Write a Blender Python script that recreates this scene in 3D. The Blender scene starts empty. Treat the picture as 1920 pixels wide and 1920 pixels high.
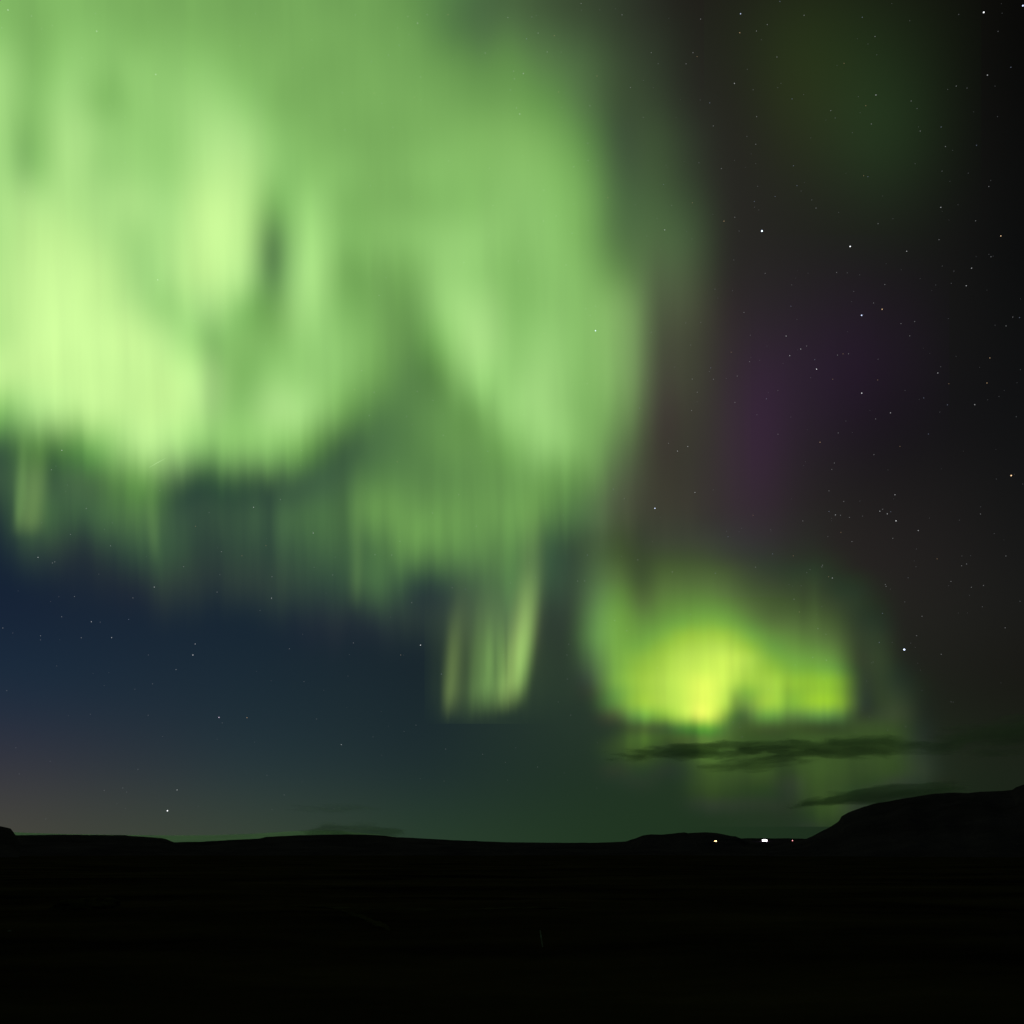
import bpy, bmesh, math, random
import numpy as np
from mathutils import Vector, noise as mnoise
from mathutils.bvhtree import BVHTree

random.seed(7)
scene = bpy.context.scene
COL = scene.collection
R = math.radians

# ------------------------------------------------------------------ camera
FOCAL = 1478.0                                   # focal length in units of the 1920-wide sky chart
PITCH = math.atan2(640.0, FOCAL)                 # the flat horizon lies at chart height 1600
EYE = Vector((0.0, 0.0, 6.0))
cam = bpy.data.cameras.new("camera")
cam.sensor_width = 36.0
cam.lens = 36.0 * FOCAL / 1920.0
cam.clip_start, cam.clip_end = 0.1, 1.0e6
cam_ob = bpy.data.objects.new("camera", cam)
cam_ob.location = EYE
cam_ob.rotation_euler = (R(90) + PITCH, 0, 0)
COL.objects.link(cam_ob)
scene.camera = cam_ob

# ------------------------------------------------------------------ colour management, sampling
scene.view_settings.view_transform = 'Standard'
scene.view_settings.look = 'None'
scene.view_settings.exposure = 0.0
scene.view_settings.gamma = 1.0
scene.render.engine = 'CYCLES'
scene.cycles.transparent_max_bounces = 64
scene.cycles.max_bounces = 5
scene.cycles.diffuse_bounces = 2
scene.cycles.volume_bounces = 1
scene.cycles.use_denoising = True
scene.cycles.denoiser = 'OPENIMAGEDENOISE'
scene.cycles.sample_clamp_indirect = 4.0

# ------------------------------------------------------------------ sky chart helpers (directions fixed in the world)
CP, SP = math.cos(PITCH), math.sin(PITCH)

def bearing(cx, cy):
    """Unit direction of a sky chart position: tangent plane to the sky round the bearing due north, 23 degrees up."""
    a, b = (cx - 960.0) / FOCAL, (960.0 - cy) / FOCAL
    return Vector((a, CP - b * SP, SP + b * CP)).normalized()

def az_el(cx, cy):
    d = bearing(cx, cy)
    return math.atan2(d.x, d.y), math.asin(d.z)

def lin(c):
    c = np.asarray(c, float) / 255.0
    return np.where(c <= 0.04045, c / 12.92, ((c + 0.055) / 1.055) ** 2.4)

def smooth(a, b, x):
    t = np.clip((np.asarray(x, float) - a) / (b - a), 0, 1)
    return t * t * (3 - 2 * t)

# night sky without aurora, sRGB, on a coarse chart
BX = [0, 480, 800, 1080, 1300, 1600, 1920]
BY = [0, 400, 800, 1100, 1300, 1450, 1580]
BASE = lin(np.array([
    [(18, 32, 38), (18, 32, 38), (20, 30, 34), (26, 30, 28), (32, 31, 26), (26, 26, 20), (8, 8, 7)],
    [(18, 32, 44), (18, 32, 42), (22, 32, 36), (30, 33, 32), (42, 41, 37), (30, 30, 27), (11, 12, 12)],
    [(18, 31, 48), (20, 33, 47), (24, 34, 40), (36, 38, 38), (47, 44, 42), (27, 24, 27), (16, 17, 18)],
    [(19, 33, 53), (22, 36, 50), (25, 36, 44), (44, 54, 46), (51, 50, 43), (39, 36, 34), (25, 25, 24)],
    [(32, 45, 62), (27, 43, 54), (26, 40, 46), (40, 56, 45), (44, 56, 41), (34, 38, 30), (24, 25, 20)],
    [(54, 55, 63), (40, 55, 57), (32, 48, 47), (33, 51, 38), (35, 53, 34), (34, 46, 30), (26, 33, 23)],
    [(68, 68, 60), (54, 66, 54), (40, 60, 44), (34, 55, 35), (31, 51, 31), (28, 44, 28), (22, 32, 20)]], float))

def base_lin(cx, cy):
    cx, cy = np.clip(cx, 0, 1920), np.clip(cy, 0, 1580)
    i = int(np.clip(np.searchsorted(BX, cx) - 1, 0, len(BX) - 2))
    j = int(np.clip(np.searchsorted(BY, cy) - 1, 0, len(BY) - 2))
    s = (cx - BX[i]) / (BX[i + 1] - BX[i]); t = (cy - BY[j]) / (BY[j + 1] - BY[j])
    return (BASE[j, i] * (1 - s) + BASE[j, i + 1] * s) * (1 - t) + (BASE[j + 1, i] * (1 - s) + BASE[j + 1, i + 1] * s) * t

# ------------------------------------------------------------------ smooth 2-D fields as shader nodes
def spline_fit(t, low=0.0, n=14):
    """B-spline coefficients whose spline passes near the table t (rows, columns, 3)."""
    def sm(c, ax):
        p = np.concatenate([np.take(c, [0], ax), c, np.take(c, [-1], ax)], ax)
        k = c.shape[ax]
        g = lambda o: np.take(p, range(o, o + k), ax)
        return (g(0) + 4 * g(1) + g(2)) / 6
    c = t.copy()
    for _ in range(n):
        c = np.maximum(low, c + (t - sm(sm(c, 0), 1)))
    return c

def ramp_node(nt, fac, cols):
    n = nt.nodes.new('ShaderNodeValToRGB')
    cr = n.color_ramp
    cr.interpolation = 'B_SPLINE'
    m = len(cols)
    cr.elements[0].position, cr.elements[1].position = 0.0, 1.0
    for k in range(1, m - 1):
        cr.elements.new(k / (m - 1))
    for k in range(m):
        cr.elements[k].color = (float(cols[k][0]), float(cols[k][1]), float(cols[k][2]), 1.0)
    nt.links.new(fac, n.inputs['Fac'])
    return n

def field_nodes(nt, u, v, coef):
    """Sum over rows of weight(v) * profile(u); coef[0] belongs to v = 0."""
    nr = len(coef)
    acc = None
    for g in range(0, nr, 3):
        deltas = [[1.0 if g + q == k else 0.0 for q in range(3)] for k in range(nr)]
        w = ramp_node(nt, v, deltas)
        sep = nt.nodes.new('ShaderNodeSeparateColor')
        nt.links.new(w.outputs['Color'], sep.inputs[0])
        for q in range(3):
            if g + q >= nr or float(np.max(coef[g + q])) < 1e-5:
                continue
            r = ramp_node(nt, u, coef[g + q])
            m = nt.nodes.new('ShaderNodeVectorMath'); m.operation = 'MULTIPLY_ADD'
            nt.links.new(r.outputs['Color'], m.inputs[0])
            nt.links.new(sep.outputs[q], m.inputs[1])
            if acc is None:
                m.inputs[2].default_value = (0, 0, 0)
            else:
                nt.links.new(acc, m.inputs[2])
            acc = m.outputs[0]
    return acc

def math_node(nt, op, a, b=None, c=None):
    n = nt.nodes.new('ShaderNodeMath'); n.operation = op
    for k, x in enumerate((a, b, c)):
        if x is None:
            continue
        if isinstance(x, (int, float)):
            n.inputs[k].default_value = x
        else:
            nt.links.new(x, n.inputs[k])
    return n.outputs[0]

# ------------------------------------------------------------------ world: night sky with the last twilight
world = bpy.data.worlds.new("World")
scene.world = world
world.use_nodes = True
nt = world.node_tree
nt.nodes.clear()
out = nt.nodes.new('ShaderNodeOutputWorld')
tc = nt.nodes.new('ShaderNodeTexCoord')
sepv = nt.nodes.new('ShaderNodeSeparateXYZ')
nt.links.new(tc.outputs['Generated'], sepv.inputs[0])
az = math_node(nt, 'ARCTAN2', sepv.outputs[0], sepv.outputs[1])
el = math_node(nt, 'ARCSINE', sepv.outputs[2])
AZ = R(64)                                       # finer bearings to the north, even sky elsewhere
wu = math_node(nt, 'MULTIPLY_ADD', az, 1 / (2 * AZ), 0.5)
EL0, EL1, NEL, NAZ = R(-8), R(90), 24, 32
wv = math_node(nt, 'MULTIPLY_ADD', el, 1 / (EL1 - EL0), -EL0 / (EL1 - EL0))
tab = np.zeros((NEL, NAZ, 3))
BEHIND = lin((30, 50, 38))
for j in range(NEL):
    e = EL0 + (EL1 - EL0) * j / (NEL - 1)
    for i in range(NAZ):
        a = -AZ + 2 * AZ * i / (NAZ - 1)
        d = Vector((math.sin(a) * math.cos(e), math.cos(a) * math.cos(e), math.sin(e)))
        f = d.y * CP + d.z * SP
        if f > 0.2:
            cx = 960 + FOCAL * d.x / f
            cy = 960 - FOCAL * (d.z * CP - d.y * SP) / f
            outside = max(-cx, cx - 1920, -cy, 0.0)
            k = float(smooth(60, 900, outside))
            tab[j, i] = base_lin(cx, cy) * (1 - k) + BEHIND * k
        else:
            tab[j, i] = BEHIND
skycol = field_nodes(nt, wu, wv, spline_fit(tab))
bg = nt.nodes.new('ShaderNodeBackground'); bg.inputs['Strength'].default_value = 1.0
nt.links.new(skycol, bg.inputs['Color'])
SUN_EL, SUN_AZ = R(-11), R(-62)                  # the sun is well below the horizon beyond the left edge
nish = nt.nodes.new('ShaderNodeTexSky')
nish.sky_type = 'NISHITA'; nish.sun_disc = False
nish.sun_elevation = SUN_EL; nish.sun_rotation = SUN_AZ
bg2 = nt.nodes.new('ShaderNodeBackground'); bg2.inputs['Strength'].default_value = 0.05
nt.links.new(nish.outputs[0], bg2.inputs['Color'])
add = nt.nodes.new('ShaderNodeAddShader')
nt.links.new(bg.outputs[0], add.inputs[0]); nt.links.new(bg2.outputs[0], add.inputs[1])
nt.links.new(add.outputs[0], out.inputs['Surface'])

# very weak fill, added high behind the viewer to lift the post; only lamp
fill_lamp = bpy.data.lights.new("faint_fill_light", 'SUN')
fill_lamp.energy = 0.004; fill_lamp.angle = R(0.5); fill_lamp.color = (1.0, 0.95, 0.85)
fill_ob = bpy.data.objects.new("faint_fill_light", fill_lamp)
fill_ob.rotation_euler = (R(50), 0, R(-25))
COL.objects.link(fill_ob)

# ------------------------------------------------------------------ object helpers
def tag(o, label=None, cat=None, group=None, kind=None):
    if label: o['label'] = label
    if cat: o['category'] = cat
    if group: o['group'] = group
    if kind: o['kind'] = kind
    return o

def link_mesh(name, verts, faces, mat, parent=None, smooth_shade=False):
    me = bpy.data.meshes.new(name)
    me.from_pydata([tuple(v) for v in verts], [], faces)
    me.update()
    if mat: me.materials.append(mat)
    if smooth_shade:
        me.polygons.foreach_set('use_smooth', [True] * len(me.polygons))
    o = bpy.data.objects.new(name, me)
    COL.objects.link(o)
    if parent: o.parent = parent
    return o

def link_bm(name, bm, mat, parent=None):
    bmesh.ops.recalc_face_normals(bm, faces=bm.faces)
    me = bpy.data.meshes.new(name); bm.to_mesh(me); bm.free()
    if mat: me.materials.append(mat)
    o = bpy.data.objects.new(name, me); COL.objects.link(o)
    if parent: o.parent = parent
    return o

def empty(name, loc, rz=0.0):
    o = bpy.data.objects.new(name, None)
    o.location = loc; o.rotation_euler = (0, 0, rz)
    o.empty_display_size = 0.5
    COL.objects.link(o)
    return o

def add_box(bm, x0, x1, y0, y1, z0, z1):
    v = [bm.verts.new(p) for p in ((x0, y0, z0), (x1, y0, z0), (x1, y1, z0), (x0, y1, z0), (x0, y0, z1), (x1, y0, z1), (x1, y1, z1), (x0, y1, z1))]
    for f in ((0, 1, 2, 3), (4, 5, 6, 7), (0, 1, 5, 4), (1, 2, 6, 5), (2, 3, 7, 6), (3, 0, 4, 7)):
        bm.faces.new([v[k] for k in f])

def add_tube(bm, p0, p1, r0, r1, n=10):
    p0, p1 = Vector(p0), Vector(p1)
    d = (p1 - p0).normalized()
    a = d.orthogonal().normalized(); b = d.cross(a)
    ra = [bm.verts.new(p0 + (a * math.cos(2 * math.pi * k / n) + b * math.sin(2 * math.pi * k / n)) * r0) for k in range(n)]
    rb = [bm.verts.new(p1 + (a * math.cos(2 * math.pi * k / n) + b * math.sin(2 * math.pi * k / n)) * r1) for k in range(n)]
    for k in range(n):
        bm.faces.new((ra[k], ra[(k + 1) % n], rb[(k + 1) % n], rb[k]))
    bm.faces.new(ra[::-1]); bm.faces.new(rb)

def earth_material(name, dark, light, scale, rough=1.0, stretch=1.0, bump=0.0):
    m = bpy.data.materials.new(name); m.use_nodes = True
    t = m.node_tree; b = t.nodes['Principled BSDF']
    b.inputs['Roughness'].default_value = rough
    b.inputs['Specular IOR Level'].default_value = 0.0
    co = t.nodes.new('ShaderNodeTexCoord')
    mp = t.nodes.new('ShaderNodeMapping'); mp.inputs['Scale'].default_value = (1.0, stretch, 1.0)
    t.links.new(co.outputs['Object'], mp.inputs[0])
    n = t.nodes.new('ShaderNodeTexNoise')
    n.inputs['Scale'].default_value = scale; n.inputs['Detail'].default_value = 8; n.inputs['Roughness'].default_value = 0.65
    t.links.new(mp.outputs[0], n.inputs['Vector'])
    cr = t.nodes.new('ShaderNodeValToRGB')
    cr.color_ramp.elements[0].position = 0.38; cr.color_ramp.elements[0].color = (*dark, 1)
    cr.color_ramp.elements[1].position = 0.68; cr.color_ramp.elements[1].color = (*light, 1)
    t.links.new(n.outputs['Fac'], cr.inputs[0]); t.links.new(cr.outputs[0], b.inputs['Base Color'])
    if bump:
        bp = t.nodes.new('ShaderNodeBump'); bp.inputs['Strength'].default_value = bump; bp.inputs['Distance'].default_value = 1.0 / scale
        t.links.new(n.outputs['Fac'], bp.inputs['Height']); t.links.new(bp.outputs[0], b.inputs['Normal'])
    return m

def plain_material(name, col, rough=0.8):
    m = earth_material(name, tuple(c * 0.8 for c in col), col, 3.0, rough)
    return m

def glow_material(name, col, strength):
    m = bpy.data.materials.new(name); m.use_nodes = True
    t = m.node_tree; t.nodes.clear()
    o = t.nodes.new('ShaderNodeOutputMaterial'); e = t.nodes.new('ShaderNodeEmission')
    e.inputs['Color'].default_value = (*col, 1); e.inputs['Strength'].default_value = strength
    t.links.new(e.outputs[0], o.inputs['Surface'])
    return m

# ------------------------------------------------------------------ the land
def ground_z(x, y):
    r = math.hypot(x, y)
    amp = min(0.9, 0.02 * r)
    z = amp * (mnoise.noise(Vector((x * 0.015, y * 0.015, 0))) + 0.35 * mnoise.noise(Vector((x * 0.07, y * 0.07, 3))))
    if r < 400:
        z += min(1.0, r / 20) * 0.12 * mnoise.noise(Vector((x * 0.6, y * 0.6, 7)))
    if r > 500:
        z += min(1, (r - 500) / 1500) * 1.6 * mnoise.noise(Vector((x * 0.0016, y * 0.0016, 5)))
    z += 4.2 * math.exp(-(r / 16.0) ** 2)         # the low rise the viewer stands on
    return z

heath = earth_material("dark_heath", (0.0080, 0.0046, 0.0036), (0.0480, 0.0275, 0.0170), 0.014, bump=0.0, stretch=2.5)
verts, faces = [], []
radii = [0.0]
r = 1.5
while r < 9.0e4:
    radii.append(r); r *= 1.045 if r < 400 else 1.09
azs = [R(-60) + R(120) * k / 240 for k in range(241)]
azs += [R(60) + R(240) * k / 60 for k in range(1, 60)]
na = len(azs)
verts.append((0, 0, ground_z(0, 0)))
for rr in radii[1:]:
    for a in azs:
        x, y = rr * math.sin(a), rr * math.cos(a)
        verts.append((x, y, ground_z(x, y)))
for k in range(na):
    faces.append((0, 1 + (k + 1) % na, 1 + k))
for j in range(len(radii) - 2):
    o0, o1 = 1 + j * na, 1 + (j + 1) * na
    for k in range(na):
        k2 = (k + 1) % na
        faces.append((o0 + k, o0 + k2, o1 + k2, o1 + k))
ground = link_mesh("ground", verts, faces, heath, smooth_shade=True)
tag(ground, "black heath plain stretching to the hills", "ground", kind='structure')

def ridge(name, label, cat, profile, dist, half, mat, rough=0.6, seed=0.0, step=2.0, pw=1.15):
    """A real ridge at DIST metres: crest heights follow the skyline, with slopes falling off to both sides."""
    px = [p[0] for p in profile]; py = [p[1] for p in profile]
    xs = np.arange(px[0], px[-1] + step, step)
    ts = [-1, -.85, -.7, -.56, -.44, -.34, -.26, -.19, -.13, -.08, -.04, -.015, 0, .02, .06, .15, .35, .65, 1]
    V, F = [], []
    for x in xs:
        cy = float(np.interp(x, px, py))
        cy += rough * (mnoise.noise(Vector((x * 0.05, seed, 0))) + 0.6 * mnoise.noise(Vector((x * 0.17, seed, 4))) + 0.35 * mnoise.noise(Vector((x * 0.45, seed, 8))))
        a, e = az_el(x, min(cy, 1600.5))
        for t in ts:
            rr = dist + half * t
            h = (dist * math.tan(max(e, 0.0)) + EYE.z)
            s = 1 - abs(t) ** pw
            gully = 0.0 if abs(t) < 0.03 else 0.16 * h * s * min(1, abs(t) * 4) * (mnoise.noise(Vector((a * 40, t * 2.5, seed))) - 0.55)
            z = h * s + gully - 6.0 * (1 - s)
            V.append((rr * math.sin(a), rr * math.cos(a), z))
    m = len(ts)
    for i in range(len(xs) - 1):
        for j in range(m - 1):
            F.append((i * m + j, (i + 1) * m + j, (i + 1) * m + j + 1, i * m + j + 1))
    o = link_mesh(name, V, F, mat, smooth_shade=True)
    tag(o, label, cat, kind='structure')
    return o

rock = earth_material("hill_rock", (0.032, 0.019, 0.036), (0.060, 0.036, 0.066), 0.004, bump=0.5)
snow = earth_material("glacier_snow", (0.58, 0.60, 0.66), (0.74, 0.76, 0.80), 0.0006)

low_ridge = ridge("low_hills", "long low dark ridge along the skyline below the navy sky", "hills",
    [(-420, 1570), (-100, 1566), (30, 1566), (120, 1565), (235, 1566), (240, 1567), (300, 1571), (311, 1573), (326, 1579), (380, 1578), (450, 1574), (488, 1572),
     (500, 1569), (560, 1566), (610, 1565), (650, 1564.5), (700, 1565.5), (722, 1567), (742, 1569.5), (850, 1575), (940, 1579), (1040, 1580), (1120, 1580),
     (1170, 1578), (1290, 1574), (1390, 1572), (1400, 1571.5), (1480, 1572), (1560, 1574), (1700, 1580), (1800, 1590)], 3600.0, 1100.0, rock, 0.35, 1.3)
knoll = ridge("dark_hill", "small steep dark knoll at the left edge of the skyline", "hill",
    [(-220, 1556), (-60, 1541), (-20, 1543), (0, 1549), (14, 1552), (20, 1553.5), (25, 1560), (30, 1567), (40, 1588)], 2300.0, 500.0, rock, 0.4, 8.1, 2.0)
butte = ridge("flat_topped_hill", "low flat topped hill behind the small orange light", "hill",
    [(1120, 1590), (1165, 1581), (1180, 1575.5), (1195, 1570.5), (1205, 1566.5), (1222, 1564.5), (1240, 1565), (1260, 1563), (1283, 1560.3), (1290, 1562), (1320, 1560.3),
     (1345, 1562), (1365, 1566), (1380, 1568), (1392, 1573), (1420, 1588)], 3250.0, 500.0, rock, 0.5, 3.7, 2.0)
mountain = ridge("mountain", "black mountain rising to the right edge", "mountain",
    [(1440, 1590), (1485, 1577), (1512, 1572.5), (1526, 1566.5), (1545, 1556), (1560, 1548.5), (1573, 1540), (1578, 1530.5), (1590, 1523.5), (1605, 1518), (1620, 1512.5), (1645, 1505.5),
     (1660, 1503.5), (1690, 1498), (1720, 1493), (1750, 1488.5), (1780, 1486), (1815, 1487), (1845, 1484), (1880, 1483), (1898, 1481), (1906, 1475.5), (1920, 1471), (1990, 1462), (2120, 1470), (2420, 1500)],
    3000.0, 1100.0, rock, 0.7, 5.9, 3.0)
glacier = ridge("ice_cap_hill", "pale green lit ice cap glimpsed behind the low ridge", "glacier",
    [(-300, 1562), (-60, 1560), (30, 1560.5), (60, 1562), (130, 1564), (235, 1565.5), (320, 1566.5), (400, 1566), (480, 1563), (540, 1559), (590, 1557), (640, 1558), (700, 1564), (780, 1574), (860, 1584)],
    26000.0, 9000.0, snow, 0.1, 2.2)

# gravel tracks crossing the plain
gravel = earth_material("gravel", (0.026, 0.018, 0.011), (0.055, 0.038, 0.023), 0.4, bump=0.3)
def track(name, label, pts, width):
    V, F = [], []
    n = 60
    for k in range(n + 1):
        t = k / n * (len(pts) - 1); i = min(int(t), len(pts) - 2); f = t - i
        p0 = Vector(pts[max(i - 1, 0)]); p1 = Vector(pts[i]); p2 = Vector(pts[i + 1]); p3 = Vector(pts[min(i + 2, len(pts) - 1)])
        p = 0.5 * ((2 * p1) + (p2 - p0) * f + (2 * p0 - 5 * p1 + 4 * p2 - p3) * f * f + (3 * p1 - p0 - 3 * p2 + p3) * f ** 3)
        d = (p2 - p1).normalized(); s = Vector((-d.y, d.x))
        wd = width * min(1.0, 0.1 + 5 * k / n, 0.1 + 5 * (n - k) / n) * (0.8 + 0.35 * mnoise.noise(Vector((k * 0.4, width, 0))))
        for q in (-0.5, -0.17, 0.17, 0.5):
            c = p + s * wd * q
            V.append((c.x, c.y, ground_z(c.x, c.y) + 0.06 - 0.04 * abs(q)))
    for k in range(n):
        for q in range(3):
            F.append((k * 4 + q, k * 4 + q + 1, (k + 1) * 4 + q + 1, (k + 1) * 4 + q))
    o = link_mesh(name, V, F, gravel, smooth_shade=True)
    return tag(o, label, "track", kind='structure')
def on_plain(cx, cy):
    d = bearing(cx, cy); t = -EYE.z / d.z
    return (d.x * t, d.y * t)
track("gravel_track", "faint pale gravel track crossing the dark plain", [on_plain(*p) for p in ((520, 1705), (640, 1711), (760, 1713), (880, 1714), (980, 1715), (1080, 1718))], 2.6)
track("gravel_path", "short faint gravel path slanting towards the viewer", [on_plain(*p) for p in ((640, 1716), (668, 1724), (700, 1734), (730, 1748))], 1.3)

# ------------------------------------------------------------------ things on the plain
wood = plain_material("weathered_wood", (0.46, 0.40, 0.34))
reflector_mat = plain_material("reflector", (0.6, 0.58, 0.5), 0.3)
bx, by = on_plain(1017.5, 1776)
for _ in range(6):
    gz = ground_z(bx, by)
    d = bearing(1017.5, 1776); t = (gz - EYE.z) / d.z
    bx, by = d.x * t, d.y * t
dist = math.hypot(bx, by)
PH = 33.0 / FOCAL * dist * 0.80
post = empty("marker_post", (bx, by, ground_z(bx, by) - 0.05))
post.rotation_euler = (0, R(-8.5), 0)
bm = bmesh.new()
add_tube(bm, (0, 0, -0.15), (0, 0, PH * 0.93), 0.045, 0.04, 12); add_tube(bm, (0, 0, PH * 0.93), (0, 0, PH), 0.04, 0.018, 12)
link_bm("stake", bm, wood, post)
bm = bmesh.new(); add_tube(bm, (0, 0, PH * 0.60), (0, 0, PH * 0.70), 0.047, 0.046, 12)
link_bm("reflector_band", bm, reflector_mat, post)
tag(post, "slim pale marker post leaning slightly on the black plain", "post")

def boulder(name, label, cx, cy, w, h, mat, seed):
    x, y = on_plain(cx, cy)
    bm = bmesh.new(); bmesh.ops.create_icosphere(bm, subdivisions=4, radius=1.0)
    for v in bm.verts:
        n = mnoise.fractal(v.co * 1.6 + Vector((seed, 0, 0)), 0.9, 2.1, 5)
        v.co *= 1 + 0.28 * n
        v.co.x *= w; v.co.y *= w * 0.7; v.co.z = max(v.co.z, -0.3) * h
    o = link_bm(name, bm, mat)
    o.location = (x, y, ground_z(x, y))
    return tag(o, label, "rock")
lichen = earth_material("lichen_rock", (0.022, 0.014, 0.008), (0.055, 0.038, 0.022), 1.3, bump=0.6)
boulder("rock_outcrop", "low craggy rock outcrop on the dark plain at far left", 160, 1700, 4.6, 1.1, lichen, 3.0)
boulder("boulder", "small pale boulder on the plain left of the outcrop", 17, 1751, 0.16, 0.12, plain_material("pale_stone", (0.20, 0.16, 0.15)), 9.0)

# lit buildings on the far slope
def hit(objs, cx, cy):
    d = bearing(cx, cy); best = None
    for o in objs:
        bvh = BVHTree.FromPolygons([v.co for v in o.data.vertices], [tuple(p.vertices) for p in o.data.polygons])
        loc, nor, idx, dd = bvh.ray_cast(EYE, d)
        if loc is not None and (best is None or dd < best[1]):
            best = (loc, dd)
    return best
HILLS = [low_ridge, butte, mountain, knoll]
dark_wall = plain_material("painted_concrete", (0.30, 0.30, 0.30))
roof_mat = plain_material("dark_metal_roof", (0.06, 0.06, 0.065), 0.5)
frame_mat = plain_material("grey_steel", (0.2, 0.2, 0.2), 0.5)

p, dd = hit(HILLS, 1434, 1578.0)
mpx = dd / FOCAL                                  # metres per chart unit out there
rz = -math.atan2(p.x, p.y)
W = 7.6 * mpx; H = 3.3 * mpx
shed = empty("lit_building", (p.x, p.y, p.z), rz)
tag(shed, "low building lit bright white in the dip between the flat hill and the mountain", "building")
bm = bmesh.new(); add_box(bm, -W / 2, W / 2, 0.2, 9, -2.5, 0.5); link_bm("plinth", bm, dark_wall, shed)
white_glow = glow_material("lit_glass_white", (1.0, 0.90, 0.96), 7.0)
bm = bmesh.new(); add_box(bm, -W / 2 + 0.2, W / 2 - 0.2, 0.4, 8.8, 0.5, H * 0.66); link_bm("glass_wall", bm, white_glow, shed)
bm = bmesh.new()
v = [bm.verts.new(q) for q in ((-W / 2, 0.2, H * 0.66), (W / 2, 0.2, H * 0.66), (W / 2, 9, H * 0.66), (-W / 2, 9, H * 0.66), (-W / 2, 4.6, H), (W / 2, 4.6, H))]
for f in ((0, 1, 5, 4), (2, 3, 4, 5), (1, 2, 5), (3, 0, 4)): bm.faces.new([v[k] for k in f])
link_bm("glass_roof", bm, white_glow, shed)
bm = bmesh.new()
for k in range(9):
    x = -W / 2 + W * k / 8
    add_box(bm, x - 0.08, x + 0.08, 0.05, 0.2, 0.5, H * 0.66)
add_box(bm, -W / 2, W / 2, 0.0, 0.2, H * 0.66 - 0.1, H * 0.66 + 0.1)
link_bm("frame", bm, frame_mat, shed)
bm = bmesh.new(); add_box(bm, -1.0, 1.0, -0.03, 0.05, 0.5, 2.7); link_bm("door", bm, frame_mat, shed)

p, dd = hit(HILLS, 1341.5, 1578.2)
mpx = dd / FOCAL
house = empty("small_house", (p.x, p.y, p.z), -math.atan2(p.x, p.y))
tag(house, "tiny house with warm orange lit windows under the flat hill", "house")
hw, hh = 2.6 * mpx, 2.0 * mpx
bm = bmesh.new(); add_box(bm, -hw, hw, 0, 8, -2.0, hh); link_bm("wall", bm, dark_wall, house)
bm = bmesh.new()
v = [bm.verts.new(q) for q in ((-hw - .3, -.3, hh), (hw + .3, -.3, hh), (hw + .3, 8.3, hh), (-hw - .3, 8.3, hh), (-hw - .3, 4, hh + 2.6), (hw + .3, 4, hh + 2.6))]
for f in ((0, 1, 5, 4), (2, 3, 4, 5), (1, 2, 5), (3, 0, 4), (0, 3, 2, 1)): bm.faces.new([v[k] for k in f])
roof_o = link_bm("roof", bm, roof_mat, house)
bm = bmesh.new(); add_box(bm, hw * .3, hw * .3 + .9, 3.5, 4.5, hh + 1.8, hh + 3.4); link_bm("chimney", bm, dark_wall, roof_o)
orange_glow = glow_material("lit_window_orange", (1.0, 0.55, 0.22), 9.0)
for (x0, x1, z0, z1) in ((-hw * .75, -hw * .1, hh * .25, hh * .58), (hw * .05, hw * .75, hh * .1, hh * .85)):
    bm = bmesh.new(); add_box(bm, x0, x1, -0.06, -0.003, z0, z1); wd = link_bm("window", bm, orange_glow, house)
    bm = bmesh.new(); xm = (x0 + x1) / 2
    add_box(bm, xm - .06, xm + .06, -0.12, -0.063, z0, z1); add_box(bm, x0 - .1, x1 + .1, -0.12, -0.003, z0 - .15, z0 - .003)
    link_bm("frame", bm, frame_mat, wd)
bm = bmesh.new(); add_box(bm, -hw * .02 - .45, -hw * .02 + .4, -0.05, -0.003, 0.0, 2.1); link_bm("door", bm, roof_mat, house)

p, dd = hit(HILLS, 1486.3, 1579.0)
mast = empty("beacon_lamp", (p.x, p.y, p.z))
tag(mast, "small red lamp at the foot of the mountain right of the white building", "lamp")
mh = 2.0 * dd / FOCAL
bm = bmesh.new(); add_tube(bm, (0, 0, -1.5), (0, 0, mh), 0.16, 0.10, 10); link_bm("pole", bm, frame_mat, mast)
bm = bmesh.new(); bmesh.ops.create_uvsphere(bm, u_segments=16, v_segments=10, radius=1.35)
for v in bm.verts: v.co.z = v.co.z * 1.1 + mh + 0.9
link_bm("lamp", bm, glow_material("lamp_red", (1.0, 0.30, 0.32), 3.0), mast)

# ------------------------------------------------------------------ aurora
def gcol(points):
    gs = [p[0] for p in points]
    return lambda g: np.stack([np.interp(g, gs, [p[1][k] for p in points]) for k in range(3)], -1)

VEIL = gcol([(0, (0, 0, 0)), (35, (22, 35, 50)), (45, (34, 45, 54)), (60, (45, 60, 57)), (80, (54, 80, 62)), (105, (70, 105, 68)), (125, (84, 125, 72)), (150, (103, 150, 80)),
             (175, (123, 175, 94)), (190, (135, 190, 104)), (205, (150, 205, 117)), (220, (168, 220, 132)), (240, (194, 240, 147)), (253, (209, 253, 158))])
EDGE = gcol([(0, (0, 0, 0)), (30, (31, 30, 25)), (45, (46, 45, 39)), (60, (61, 60, 50)), (75, (70, 75, 57)), (95, (84, 95, 68)), (120, (95, 120, 76)), (150, (112, 150, 86)), (190, (143, 190, 110)), (253, (209, 253, 158))])
EDGE_HIGH = gcol([(0, (0, 0, 0)), (30, (29, 30, 24)), (45, (41, 45, 36)), (60, (50, 60, 44)), (75, (59, 75, 51)), (95, (71, 95, 61)), (120, (86, 120, 71)), (150, (103, 150, 79)), (190, (136, 190, 102)), (253, (209, 253, 158))])
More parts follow.
